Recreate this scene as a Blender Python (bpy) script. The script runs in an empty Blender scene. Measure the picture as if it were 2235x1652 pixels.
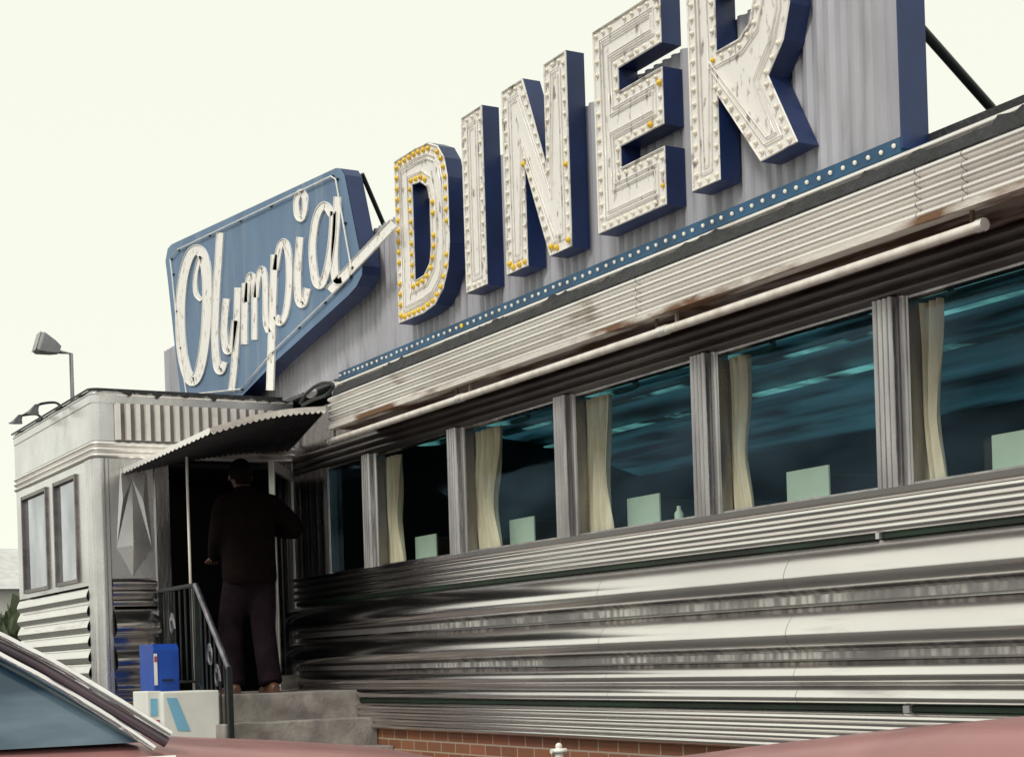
import bpy, math, random
from mathutils import Vector, Matrix
from mathutils.geometry import tessellate_polygon
random.seed(7)
SC=bpy.context.scene
COL=SC.collection
# ------------------------------------------------------------ camera model
FPX=3600.0; W=2235.0; RHO=0.032
AL=math.atan(2017.5/FPX); CA=math.cos(AL); SA=math.sin(AL)
D=5.8*CA; ZC=1.2
PU,PV=1117.5,1500-2017.5*RHO
CP=Vector((0,-D,ZC))
F0=Vector((-CA,SA,0)); R0=Vector((SA,CA,0)); U0=Vector((0,0,1))
RR=R0*math.cos(RHO)-U0*math.sin(RHO); UU=R0*math.sin(RHO)+U0*math.cos(RHO)
def hit(u,v,ax,val):
    d=F0+RR*((u-PU)/FPX)+UU*((PV-v)/FPX)
    t=(val-CP[ax])/d[ax]
    return CP+d*t
def xu(u,v,y): return hit(u,v,1,y).x
def zs(s,y): return ZC+(D+y)/CA*math.tan(math.atan(s)-RHO)
# ------------------------------------------------------------ materials
def nodes(name):
    m=bpy.data.materials.new(name); m.use_nodes=True
    nt=m.node_tree; b=nt.nodes['Principled BSDF']
    return m,nt,b
def mat(name,c1,c2=None,rough=.5,metal=0,scale=6,stretch=(1,1,1),lo=.35,hi=.65,bump=0,bscale=40,rvar=0,spec=.5,coat=0,detail=6,stain_or_sheen=None):
    m,nt,b=nodes(name); N=nt.nodes; L=nt.links
    c2=c2 or tuple(x*.8 for x in c1)
    tc=N.new('ShaderNodeTexCoord'); mp=N.new('ShaderNodeMapping'); mp.inputs['Scale'].default_value=stretch
    L.new(tc.outputs['Object'],mp.inputs['Vector'])
    n=N.new('ShaderNodeTexNoise'); n.inputs['Scale'].default_value=scale; n.inputs['Detail'].default_value=detail
    L.new(mp.outputs[0],n.inputs['Vector'])
    r=N.new('ShaderNodeValToRGB'); r.color_ramp.elements[0].position=lo; r.color_ramp.elements[1].position=hi
    r.color_ramp.elements[0].color=(*c2,1); r.color_ramp.elements[1].color=(*c1,1)
    L.new(n.outputs['Fac'],r.inputs[0]); out=r.outputs[0]
    if stain_or_sheen:
        col,slo,shi,ssc,sst=stain_or_sheen
        mp2=N.new('ShaderNodeMapping'); mp2.inputs['Scale'].default_value=sst; mp2.inputs['Location'].default_value=(3.1,1.7,.4)
        L.new(tc.outputs['Object'],mp2.inputs['Vector'])
        n3=N.new('ShaderNodeTexNoise'); n3.inputs['Scale'].default_value=ssc; n3.inputs['Detail'].default_value=7
        L.new(mp2.outputs[0],n3.inputs['Vector'])
        r3=N.new('ShaderNodeValToRGB'); r3.color_ramp.elements[0].position=slo; r3.color_ramp.elements[1].position=shi
        L.new(n3.outputs['Fac'],r3.inputs[0])
        mx=N.new('ShaderNodeMix'); mx.data_type='RGBA'; L.new(r3.outputs[0],mx.inputs[0]); L.new(out,mx.inputs[6]); mx.inputs[7].default_value=(*col,1); out=mx.outputs[2]
    L.new(out,b.inputs['Base Color'])
    b.inputs['Roughness'].default_value=rough; b.inputs['Metallic'].default_value=metal
    b.inputs['Specular IOR Level'].default_value=spec
    if coat: b.inputs['Coat Weight'].default_value=coat
    if rvar:
        mr=N.new('ShaderNodeMapRange'); mr.inputs['To Min'].default_value=rough+rvar; mr.inputs['To Max'].default_value=max(.02,rough-rvar)
        L.new(n.outputs['Fac'],mr.inputs['Value']); L.new(mr.outputs[0],b.inputs['Roughness'])
    if bump:
        n2=N.new('ShaderNodeTexNoise'); n2.inputs['Scale'].default_value=bscale; n2.inputs['Detail'].default_value=4
        L.new(mp.outputs[0],n2.inputs['Vector'])
        bp=N.new('ShaderNodeBump'); bp.inputs['Strength'].default_value=bump; bp.inputs['Distance'].default_value=.02
        L.new(n2.outputs['Fac'],bp.inputs['Height']); L.new(bp.outputs[0],b.inputs['Normal'])
    return m
def glassmat(name,tint,refl,rcol=(.9,.95,1),sc=.8,st=(1,1,3)):
    m=bpy.data.materials.new(name); m.use_nodes=True; nt=m.node_tree; N=nt.nodes; L=nt.links
    N.remove(N['Principled BSDF']); o=N['Material Output']
    t=N.new('ShaderNodeBsdfTransparent'); t.inputs[0].default_value=(*tint,1)
    g=N.new('ShaderNodeBsdfGlossy'); g.inputs['Roughness'].default_value=.05; g.inputs[0].default_value=(*rcol,1)
    mx=N.new('ShaderNodeMixShader')
    n=N.new('ShaderNodeTexNoise'); n.inputs['Scale'].default_value=sc; n.inputs['Detail'].default_value=4; tc=N.new('ShaderNodeTexCoord'); mp=N.new('ShaderNodeMapping'); mp.inputs['Scale'].default_value=st
    L.new(tc.outputs['Object'],mp.inputs['Vector']); L.new(mp.outputs[0],n.inputs['Vector'])
    mr=N.new('ShaderNodeMapRange'); mr.inputs['From Min'].default_value=.35; mr.inputs['From Max'].default_value=.68; mr.inputs['To Min'].default_value=refl*.25; mr.inputs['To Max'].default_value=refl*1.8
    L.new(n.outputs['Fac'],mr.inputs['Value']); L.new(mr.outputs[0],mx.inputs[0])
    bp=N.new('ShaderNodeBump'); bp.inputs['Strength'].default_value=.08; bp.inputs['Distance'].default_value=.02; L.new(n.outputs['Fac'],bp.inputs['Height']); L.new(bp.outputs[0],g.inputs['Normal'])
    L.new(t.outputs[0],mx.inputs[1]); L.new(g.outputs[0],mx.inputs[2]); L.new(mx.outputs[0],o.inputs[0])
    return m
def emis(name,c,s,sc=2.2,st=(1,1,1),lo=.42,hi=.64,base=(.02,.05,.06)):
    m,nt,b=nodes(name); b.inputs['Base Color'].default_value=(*base,1); b.inputs['Emission Color'].default_value=(*c,1)
    tc=nt.nodes.new('ShaderNodeTexCoord'); mp=nt.nodes.new('ShaderNodeMapping'); mp.inputs['Scale'].default_value=st
    n=nt.nodes.new('ShaderNodeTexNoise'); n.inputs['Scale'].default_value=sc; n.inputs['Detail'].default_value=3; n.inputs['Distortion'].default_value=.6
    nt.links.new(tc.outputs['Object'],mp.inputs['Vector']); nt.links.new(mp.outputs[0],n.inputs['Vector'])
    mr=nt.nodes.new('ShaderNodeMapRange'); mr.inputs['From Min'].default_value=lo; mr.inputs['From Max'].default_value=hi; mr.inputs['To Min'].default_value=.01; mr.inputs['To Max'].default_value=s
    nt.links.new(n.outputs['Fac'],mr.inputs['Value']); nt.links.new(mr.outputs[0],b.inputs['Emission Strength'])
    return m
M={}
M['steel']=mat('fluted stainless',(.93,.90,.88),(.74,.70,.71),.19,1,1.4,(.4,1,1.6),.3,.7,.06,4,.05,stain_or_sheen=((.42,.37,.38),.60,.86,2.0,(.5,1,5)))
M['steel_v']=mat('upright stainless',(.52,.50,.51),(.28,.26,.28),.28,1,3,(3,3,.6),.25,.7,.10,12,.08)
M['steel_d']=mat('stainless darkened for shade',(.27,.245,.24),(.13,.11,.11),.38,.9,3,(.5,3,3),.25,.7,.10,12,.08)  # shade under the eave is put into this darker steel for the lintel
M['alum']=mat('weathered aluminium cornice',(.94,.91,.88),(.74,.70,.68),.32,.55,2.2,(.3,1,2),.25,.55,.12,8,.08,stain_or_sheen=((.34,.25,.19),.60,.80,2.6,(.7,1,2)))
M['alum_flat']=mat('dull aluminium panel',(.84,.83,.84),(.64,.63,.65),.27,.85,2,(1,1,1),.3,.7,.10,4,.07,stain_or_sheen=((.42,.40,.40),.58,.85,3,(1,1,.4)))
M['soffit']=mat('rusty soffit',(.36,.30,.27),(.10,.045,.022),.7,.1,2.5,(1,4,1),.42,.58,.2,20)
M['lip']=mat('stained cornice lip',(.80,.75,.70),(.20,.10,.05),.6,.1,1.8,(1,4,3),.42,.54,.2,20)
M['seam']=mat('dark grey joint',(.22,.20,.20),(.15,.13,.13),.6,.3)  # even dark grey for panel joints and the groove backing
M['tar']=mat('black roof tar',(.03,.03,.035),(.012,.012,.014),.6,0,12,bump=.6)
M['green']=mat('dark green enamel stripe',(.008,.030,.013),(.004,.010,.006),.45,0,2,(1,1,1),.40,.60)
M['corr']=mat('grey painted corrugated sheet',(.50,.50,.55),(.37,.37,.41),.6,.15,2,(2,1,.5),.3,.7,.1,12,stain_or_sheen=((.20,.18,.20),.55,.8,3,(3,1,.35)))
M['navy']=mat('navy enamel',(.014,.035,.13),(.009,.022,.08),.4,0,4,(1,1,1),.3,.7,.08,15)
M['blue_face']=mat('faded blue enamel',(.155,.255,.40),(.115,.195,.325),.6,0,3,(1,1,.4),.3,.7,.08,10,stain_or_sheen=((.24,.31,.40),.55,.8,4,(2,1,.4)))
M['ledge']=mat('teal blue enamel ledge',(.020,.095,.20),(.012,.055,.12),.5,0,5)
M['face']=mat('chipped white enamel letter face',(.91,.88,.85),(.32,.27,.25),.5,0,24,(1,1,.45),.31,.42,.10,30,detail=8)
M['rim']=mat('white enamel rim',(.86,.84,.80),(.45,.40,.37),.5,0,14,(1,1,1),.34,.46)
M['script']=mat('worn white enamel script',(.97,.95,.92),(.50,.43,.38),.5,0,22,(1,1,.6),.32,.42,detail=8)
M['neon']=mat('unlit neon glass',(.95,.93,.90),(.80,.76,.72),.2,0,10,coat=.3)
M['bulb']=mat('pearl bulb glass',(.95,.90,.80),(.84,.77,.62),.25,0,20,coat=.3)
M['bulb_y']=mat('yellow bulb glass',(.92,.64,.04),(.80,.48,.02),.25,0,20,coat=.2)
M['tube_w']=mat('dirty white fluorescent tube',(.90,.85,.79),(.66,.57,.50),.35,0,3,(3,1,1),.3,.55)
M['curtain']=mat('cream cloth',(.84,.78,.64),(.64,.57,.43),.9,0,5,(3,3,.5),bump=.1)
M['card']=mat('pale green card',(.60,.76,.66),(.50,.66,.56),.6,0,4)
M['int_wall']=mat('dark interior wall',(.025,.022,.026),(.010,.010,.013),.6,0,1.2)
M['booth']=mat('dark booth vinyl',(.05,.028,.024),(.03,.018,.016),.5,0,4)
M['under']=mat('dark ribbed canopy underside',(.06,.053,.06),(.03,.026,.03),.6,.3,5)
M['ceil']=emis('ceiling with painted teal glow',(.05,.20,.27),.30,1.5,(.35,2.6,1),.44,.68,(.04,.08,.11))  # ceiling is no lamp; patchy teal light is painted in as emission
M['teal']=emis('teal glow for strips and added rings',(.20,.66,.66),.60,1.8,(1,1,1),.45,.66)
M['glass']=glassmat('dark window glass',(.84,.86,.83),.034,(.45,.72,1))
M['doorglass']=glassmat('dark door glass',(.35,.35,.36),.03)
M['pane_pale']=mat('sky bright pane',(.52,.54,.62),(.26,.28,.34),.06,.75,1.6,(2,1,1),spec=.9,bump=.05,bscale=3)
M['concrete']=mat('worn concrete',(.40,.37,.34),(.24,.22,.21),.85,0,7,bump=.3,stain_or_sheen=((.16,.14,.13),.52,.75,3,(1,1,2)))
M['iron']=mat('black wrought iron',(.02,.03,.03),(.012,.015,.018),.5,.3,10)
M['worn_rail']=mat('worn metal rail',(.30,.29,.32),(.12,.12,.14),.4,.8,10)
M['blue_box']=mat('bright blue paint',(.012,.085,.48),(.01,.06,.36),.4,0,5)
M['white_box']=mat('off white paint',(.93,.93,.88),(.84,.84,.78),.5,0,4)
M['sky_stripe']=mat('light blue decal',(.26,.60,.82),(.22,.52,.74),.5,0,4)
M['red']=mat('red print',(.5,.06,.05),None,.5)
M['paint']=mat('dusty maroon car paint',(.38,.18,.175),(.30,.14,.14),.45,0,3,coat=.25,rvar=.05)
M['paint_d']=mat('pale mauve car roof paint',(.55,.51,.56),(.44,.40,.45),.3,0,3,coat=.5)
M['pillar']=mat('dark plum car pillar',(.10,.065,.085),(.06,.04,.055),.3,0,3,coat=.4)
M['chrome']=mat('chrome trim',(.97,.95,.96),(.84,.81,.84),.25,1,8)
M['carglass']=mat('car glass',(.035,.085,.135),(.015,.04,.07),.05,0,1.6,(1,1,1),.35,.65,.05,2.5,spec=.6,coat=.3,stain_or_sheen=((.24,.34,.42),.50,.78,1.5,(1,.5,2.4)))  # lighter stretched patches are reflections painted into the glass colour
M['rubber']=mat('tyre rubber',(.02,.02,.02),None,.8)
M['lamp']=mat('lamp glass',(.8,.6,.5),None,.2,coat=.5)
M['jacket']=mat('dark brown jacket cloth',(.008,.004,.004),(.005,.003,.003),.95,0,8,bump=.5,bscale=14,spec=.08)
M['trouser']=mat('dark plum trousers cloth',(.017,.010,.015),(.010,.006,.009),.95,0,8,bump=.5,bscale=12,spec=.08)
M['skin']=mat('skin',(.13,.065,.045),None,.6)
M['hair']=mat('dark hair',(.008,.005,.004),(.005,.004,.003),.7,0,60,bump=.6,spec=.1)
M['shoe']=mat('brown leather',(.11,.05,.028),None,.5)
M['asphalt']=mat('asphalt',(.12,.118,.115),(.08,.08,.08),.9,0,3,bump=.4,bscale=80)
M['leaf']=mat('far foliage',(.13,.16,.09),(.05,.07,.035),.8,0,.8)
M['house']=mat('pale house siding',(.85,.84,.80),(.75,.73,.70),.7,0,2)
M['roofm']=mat('pale grey shingles',(.62,.62,.63),(.5,.5,.5),.8,0,4)
M['spot']=mat('spotlight grey',(.42,.42,.44),(.3,.3,.32),.4,.5)
def brickmat():
    m,nt,b=nodes('red brick'); N=nt.nodes; L=nt.links
    tc=N.new('ShaderNodeTexCoord'); sp=N.new('ShaderNodeSeparateXYZ'); cb=N.new('ShaderNodeCombineXYZ')
    L.new(tc.outputs['Object'],sp.inputs[0]); L.new(sp.outputs['X'],cb.inputs['X']); L.new(sp.outputs['Z'],cb.inputs['Y'])
    br=N.new('ShaderNodeTexBrick'); L.new(cb.outputs[0],br.inputs['Vector'])
    br.inputs['Scale'].default_value=1; br.inputs['Brick Width'].default_value=.21; br.inputs['Row Height'].default_value=.072
    br.inputs['Mortar Size'].default_value=.006
    br.inputs['Color1'].default_value=(.40,.15,.075,1); br.inputs['Color2'].default_value=(.26,.10,.06,1); br.inputs['Mortar'].default_value=(.50,.40,.30,1)
    n=N.new('ShaderNodeTexNoise'); n.inputs['Scale'].default_value=9
    mx=N.new('ShaderNodeMix'); mx.data_type='RGBA'; mx.blend_type='MULTIPLY'; mx.inputs[0].default_value=.4
    L.new(br.outputs['Color'],mx.inputs[6]); L.new(n.outputs['Color'],mx.inputs[7]); L.new(mx.outputs[2],b.inputs['Base Color'])
    bp=N.new('ShaderNodeBump'); bp.inputs['Strength'].default_value=.6; bp.inputs['Distance'].default_value=.01; bp.invert=True
    L.new(br.outputs['Fac'],bp.inputs['Height']); L.new(bp.outputs[0],b.inputs['Normal']); b.inputs['Roughness'].default_value=.85
    return m
M['brick']=brickmat()
def stripmat():
    m,nt,b=nodes('crinkled trim'); N=nt.nodes; L=nt.links
    tc=N.new('ShaderNodeTexCoord'); mp=N.new('ShaderNodeMapping'); mp.inputs['Scale'].default_value=(26,1,7)
    L.new(tc.outputs['Object'],mp.inputs['Vector'])
    v=N.new('ShaderNodeTexVoronoi'); v.inputs['Scale'].default_value=1; L.new(mp.outputs[0],v.inputs['Vector'])
    n=N.new('ShaderNodeTexNoise'); n.inputs['Scale'].default_value=.9; n.inputs['Detail'].default_value=3; L.new(tc.outputs['Object'],n.inputs['Vector'])
    r=N.new('ShaderNodeValToRGB'); r.color_ramp.elements[0].color=(.74,.72,.69,1); r.color_ramp.elements[1].color=(.30,.28,.28,1); r.color_ramp.elements[0].position=.3; r.color_ramp.elements[1].position=.75
    L.new(v.outputs['Distance'],r.inputs[0])
    r2=N.new('ShaderNodeValToRGB'); r2.color_ramp.elements[0].position=.46; r2.color_ramp.elements[1].position=.60
    L.new(n.outputs['Fac'],r2.inputs[0])
    mx=N.new('ShaderNodeMix'); mx.data_type='RGBA'; L.new(r2.outputs[0],mx.inputs[0]); mx.inputs[6].default_value=(.26,.245,.25,1); L.new(r.outputs[0],mx.inputs[7])
    L.new(mx.outputs[2],b.inputs['Base Color']); b.inputs['Metallic'].default_value=.5; b.inputs['Roughness'].default_value=.35
    bp=N.new('ShaderNodeBump'); bp.inputs['Strength'].default_value=.4; bp.inputs['Distance'].default_value=.01; L.new(v.outputs['Distance'],bp.inputs['Height']); L.new(bp.outputs[0],b.inputs['Normal'])
    return m
M['strip']=stripmat()
# ------------------------------------------------------------ mesh helpers
ORIG={}
def org(o): return ORIG.get(o.name,Vector((0,0,0)))
def tag(o,label=None,cat=None,group=None,kind=None):
    if label: o['label']=label
    if cat: o['category']=cat
    if group: o['group']=group
    if kind: o['kind']=kind
    return o
def thing(name,loc,label,cat,group=None):
    o=bpy.data.objects.new(name,None); COL.objects.link(o); o.location=loc; o.empty_display_size=.1
    ORIG[o.name]=Vector(loc); return tag(o,label,cat,group)
def finish(me,material,smooth):
    me.materials.append(material)
    if smooth is not None:
        for p in me.polygons: p.use_smooth=True
        me.set_sharp_from_angle(angle=math.radians(smooth))
class MB:
    def __init__(s): s.v=[]; s.f=[]
    def add(s,vs,fs):
        b=len(s.v); s.v+= [Vector(p) for p in vs]; s.f+=[tuple(b+i for i in f) for f in fs]; return s
    def box(s,x0,x1,y0,y1,z0,z1):
        vs=[(x,y,z) for x in (x0,x1) for y in (y0,y1) for z in (z0,z1)]
        return s.add(vs,[(0,1,3,2),(4,6,7,5),(0,4,5,1),(2,3,7,6),(0,2,6,4),(1,5,7,3)])
    def quad(s,a,b,c,d): return s.add([a,b,c,d],[(0,1,2,3)])
    def sweep(s,prof,path,close=False):
        n=len(prof); vs=[Vector(p)+Vector(q) for p in path for q in prof]
        fs=[]
        m=n if close else n-1
        for i in range(len(path)-1):
            for j in range(m):
                fs.append((i*n+j,i*n+(j+1)%n,(i+1)*n+(j+1)%n,(i+1)*n+j))
        return s.add(vs,fs)
    def hsheet(s,yz,xa,xb,n=1):
        return s.sweep([(0,y,z) for y,z in yz],[(xa+(xb-xa)*i/n,0,0) for i in range(n+1)])
    def vsheet(s,xy,za,zb):
        return s.sweep([(x,y,0) for x,y in xy],[(0,0,za),(0,0,zb)])
    def tube(s,pts,r,n=6,closed=False,cap=True):
        pts=[Vector(p) for p in pts]; m=len(pts); rs=r if isinstance(r,(list,tuple)) else [r]*m
        vs=[];fs=[]; prev=None
        for i,p in enumerate(pts):
            if closed: t=(pts[(i+1)%m]-pts[i-1])
            else: t=pts[min(i+1,m-1)]-pts[max(i-1,0)]
            t.normalize()
            if prev is None:
                a=Vector((0,0,1)) if abs(t.z)<.9 else Vector((1,0,0)); nn=t.cross(a).normalized()
            else:
                nn=(prev-t*prev.dot(t)); 
                if nn.length<1e-5: nn=t.orthogonal()
                nn.normalize()
            prev=nn; bb=t.cross(nn)
            for k in range(n):
                a=2*math.pi*k/n; vs.append(p+(nn*math.cos(a)+bb*math.sin(a))*rs[i])
        for i in range(m if closed else m-1):
            j=(i+1)%m
            for k in range(n): fs.append((i*n+k,i*n+(k+1)%n,j*n+(k+1)%n,j*n+k))
        if cap and not closed: fs.append(tuple(range(n))); fs.append(tuple((m-1)*n+k for k in range(n)))
        return s.add(vs,fs)
    def ball(s,c,r,n=8,m=6,sc=(1,1,1)):
        c=Vector(c); vs=[c+Vector((0,0,r*sc[2]))]; fs=[]
        for i in range(1,m):
            a=math.pi*i/m
            for k in range(n):
                b=2*math.pi*k/n; vs.append(c+Vector((r*sc[0]*math.sin(a)*math.cos(b),r*sc[1]*math.sin(a)*math.sin(b),r*sc[2]*math.cos(a))))
        vs.append(c-Vector((0,0,r*sc[2])))
        for k in range(n): fs.append((0,1+k,1+(k+1)%n))
        for i in range(m-2):
            for k in range(n): fs.append((1+i*n+k,1+(i+1)*n+k,1+(i+1)*n+(k+1)%n,1+i*n+(k+1)%n))
        e=len(vs)-1
        for k in range(n): fs.append((e,1+(m-2)*n+(k+1)%n,1+(m-2)*n+k))
        return s.add(vs,fs)
    def loft(s,rings,cap=True,closed=True):
        n=len(rings[0]); vs=[p for r in rings for p in r]; fs=[]
        for i in range(len(rings)-1):
            for k in range(n if closed else n-1): fs.append((i*n+k,i*n+(k+1)%n,(i+1)*n+(k+1)%n,(i+1)*n+k))
        if cap: fs.append(tuple(range(n))); fs.append(tuple((len(rings)-1)*n+k for k in range(n)))
        return s.add(vs,fs)
    def prism_y(s,polys,y0,y1,front=True,back=True,sides=True):
        flat=[p for pl in polys for p in pl]; tri=tessellate_polygon([[Vector((a,b,0)) for a,b in pl] for pl in polys])
        if front: s.add([(a,y0,b) for a,b in flat],[tuple(t) for t in tri])
        if back: s.add([(a,y1,b) for a,b in flat],[tuple(t) for t in tri])
        if sides:
            for pl in polys:
                n=len(pl); s.add([(a,y0,b) for a,b in pl]+[(a,y1,b) for a,b in pl],[(i,(i+1)%n,n+(i+1)%n,n+i) for i in range(n)])
        return s
    def build(s,name,material,parent=None,smooth=None,bevel=0,origin=None):
        if parent is not None: o0=org(parent)
        elif origin is not None: o0=Vector(origin)
        else:
            xs=[p.x for p in s.v]; ys=[p.y for p in s.v]; zz=[p.z for p in s.v]
            o0=Vector(((min(xs)+max(xs))/2,(min(ys)+max(ys))/2,min(zz)))
        me=bpy.data.meshes.new(name); me.from_pydata([p-o0 for p in s.v],[],s.f); me.update()
        finish(me,material,smooth)
        o=bpy.data.objects.new(name,me); COL.objects.link(o)
        if parent is not None:
            o.parent=parent; ORIG[o.name]=o0
        else: o.location=o0; ORIG[o.name]=o0
        if bevel:
            b=o.modifiers.new('bevel','BEVEL'); b.width=bevel; b.segments=2; b.limit_method='ANGLE'
        return o
def flutes(z0,z1,n,y,d,steps=6):
    out=[]
    for i in range(n):
        a=z0+(z1-z0)*i/n; b=z0+(z1-z0)*(i+1)/n
        for k in range(steps+1):
            t=k/steps; out.append((y-d*math.sin(math.pi*t)**.7,a+(b-a)*(.06+.88*t)))
        out.append((y+.004,b))
    return out
def vflutes(x0,x1,n,y,d,steps=5,back=.0):
    out=[(x0,y+back)]
    for i in range(n):
        a=x0+(x1-x0)*i/n; b=x0+(x1-x0)*(i+1)/n
        for k in range(steps+1):
            t=k/steps; out.append((a+(b-a)*(.05+.9*t),y-d*math.sin(math.pi*t)**.7))
    out.append((x1,y+back)); return out
# ------------------------------------------------------------ key positions
XE=xu(655,1400,0)
def hx(u,v,x=None): return hit(u,v,0,XE if x is None else x)
YQ=hx(212,1200).y
X2=xu(38,1150,YQ)
ZF=hit(545,1512,0,XE+.9).z
XR=1.6; XL=-17.0
PIL=[-11.045+1.3865*i for i in range(10)]
z_green=zs(.1165,0); z_sill=zs(.1525,0); z_wtop=zs(.297,0); z_lg=zs(-.0158,0); z_bot=zs(-.0508,0); z_sof=zs(.325,0)
z_top=zs(.58,-.08)
# ------------------------------------------------------------ setting
g=MB(); g.quad((-400,-400,0),(400,-400,0),(400,400,0),(-400,400,0))
tag(g.build('ground',M['asphalt'],origin=(0,0,0)),'dark asphalt parking lot around the diner','ground',kind='structure')
# ------------------------------------------------------------ the diner
dn=thing('diner',(-8,1.5,0),'long stainless steel diner with fluted cornice, curtained windows and brick base','diner')
MB().box(XL,XR,-.03,5,0,z_bot).build('brick_base',M['brick'],dn)
mb=MB(); mb.hsheet([(-.03,z_bot)]+flutes(z_bot,z_lg-.02,4,-.07,.022)+[(-.04,z_lg-.01)],XE,XR,40); mb.build('base_band',M['steel'],dn,50)
mb=MB(); mb.hsheet([(-.045,z_lg-.011),(-.052,z_lg-.009),(-.052,z_lg+.010),(-.045,z_lg+.016)],XE,XR); mb.build('green_stripe',M['green'],dn)
x=xu(1980,1550,-.06); MB().box(x-.02,x+.02,-.066,-.04,z_lg-.016,z_lg+.016).build('stripe_clip',M['alum_flat'],dn)
mb=MB(); mb.hsheet([(-.045,z_green-.014),(-.052,z_green-.011),(-.052,z_green+.005),(-.045,z_green+.009)],XE,XR); mb.build('green_stripe',M['green'],dn)
x=xu(1917,1175,-.06); MB().box(x-.012,x+.012,-.066,-.04,z_green-.014,z_green+.014).build('stripe_clip',M['alum_flat'],dn)
RB=[(z_green-.017,zs(.077,-.05)),(zs(.066,-.05),zs(.031,-.05)),(zs(.0215,-.05),zs(.0035,-.05)),(zs(.0022,-.05),z_lg+.017)]
SP=[(zs(.0752,-.05),zs(.0685,-.05)),(zs(.0292,-.05),zs(.0235,-.05))]
def ribprof(z1,z0,d,y=-.045):
    out=[]; n=20
    for k in range(n+1):
        t=k/n
        out.append((y-d*math.sin(math.pi*t**.66)**.85,z0+(z1-z0)*t))
    return out
prof=[]
for z1,z0 in RB[::-1]:
    prof+=[(-.042,z0-.004)]+ribprof(z1,z0,min(.088,(z1-z0)*.45))+[(-.042,z1+.002)]
mb=MB(); mb.hsheet(prof,XE,XR,60); sid=mb.build('siding',M['steel'],dn,40)
for z1,z0 in SP:
    MB().box(XE+.02,XR,-.075,-.044,z0,z1).build('trim_strip',M['strip'],dn)
for xx in [xu(u,1400,-.09) for u in (1320,1730)]:
    mb=MB(); mb.hsheet([(y-.0012,z) for y,z in prof],xx-.001,xx+.001); mb.build('panel_seam',M['seam'],dn)
mb=MB(); mb.hsheet([(-.045,z_green+.009)]+flutes(z_green+.009,z_sill-.035,3,-.05,.022)+[(-.07,z_sill-.03),(-.075,z_sill-.005),(-.02,z_sill),(.06,z_sill+.004)],XE,XR,40); mb.build('sill_band',M['steel'],dn,50)
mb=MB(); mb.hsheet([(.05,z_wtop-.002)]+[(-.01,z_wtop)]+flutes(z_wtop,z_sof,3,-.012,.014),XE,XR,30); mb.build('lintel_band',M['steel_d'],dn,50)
PW=.09
mb=MB(); x0=XE; x1=xu(720,1120,0); mb.vsheet(vflutes(x0,x1,5,-.02,.02,back=.07),z_sill,z_wtop); mb.build('pilaster',M['steel_v'],dn,50)
for px in PIL:
    mb=MB(); mb.vsheet([(px-PW,.06)]+vflutes(px-PW+.004,px+.045,4,-.035,.018,back=.03)+[(px+.047,0),(px+.055,-.012),(px+.08,-.012),(px+PW,.0),(px+PW,.07)],z_sill-.02,z_wtop+.002); mb.build('pilaster',M['steel_v'],dn,40)
edges=[x1]+[v for p in PIL for v in (p-PW,p+PW)]
bays=[(edges[i],edges[i+1]) for i in range(0,len(edges)-1,2)]
for (a,b) in bays:
    t=.014; m=MB(); m.box(a,a+t,-.005,.06,z_sill,z_wtop).box(b-t,b,-.005,.06,z_sill,z_wtop).box(a+t,b-t,-.002,.06,z_sill+.001,z_sill+t).box(a+t,b-t,-.002,.06,z_wtop-t,z_wtop-.001)
    w=m.build('window',M['steel_v'],dn)
    g=MB(); g.quad((a+t,.045,z_sill+t),(b-t,.045,z_sill+t),(b-t,.045,z_wtop-t),(a+t,.045,z_wtop-t)); g.build('pane',M['glass'],w)
# cornice
cx0=xu(728,880,-.35)
zc0,zc1=zs(.349,-.37),zs(.390,-.36)
pr=[(-.33,zc0-.012),(-.375,zc0-.012),(-.385,zc0)]
pr+= flutes(zc0,zc1,5,-.37,.028,8)
mb=MB(); mb.hsheet(pr,cx0,XR,40); cor=mb.build('cornice',M['alum'],dn,50)
mb=MB(); mb.hsheet([(-.325,zc0-.016),(-.402,zc0-.016),(-.403,zc0+.012),(-.396,zc0+.014)],cx0,XR,1); mb.build('stained_lip',M['lip'],cor)
zu0,zu1=zs(.3985,-.31),zs(.4045,-.27)
mb=MB(); mb.hsheet([(-.32,zu0-.01)]+flutes(zu0,zu1,1,-.30,.03,8)+[(-.20,zs(.4035,-.2)),(0.0,zs(.405,-.12)),(4.9,zu1+.12)],cx0,XR,30); mb.build('upper_moulding',M['alum'],cor,50)
m=MB(); n=300; vs=[];fs=[]
for i in range(n+1):
    x=cx0+(XR-cx0)*i/n; j=random.uniform(-.012,.014)+.018*math.sin(i*.31)*math.sin(i*.07)
    vs+=[(x,-.355,zc1-.004-max(0,j)*1.5),(x,-.362,zc1+.012),(x,-.345,zu0+.0),(x,-.340,zu0+.006+j*1.2)]
for i in range(n):
    for k in range(3): fs.append((i*4+k,i*4+k+1,i*4+5+k,i*4+4+k))
m.add(vs,fs); m.build('tar_flashing',M['tar'],cor)
MB().quad((cx0,-.375,zc0-.008),(XR,-.375,zc0-.008),(XR,.02,z_sof+.004),(cx0,.02,z_sof+.004)).build('soffit',M['soffit'],dn)
MB().box(cx0,cx0+.004,-.36,0,zc0-.01,zu1).build('end_cap',M['alum'],cor)
for u in (1392,2010,2113):
    xx=xu(u,600,-.38); mb=MB(); mb.hsheet([(y-.0015,z) for y,z in pr],xx-.0015,xx+.0015); mb.build('joint_line',M['seam'],cor)
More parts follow.
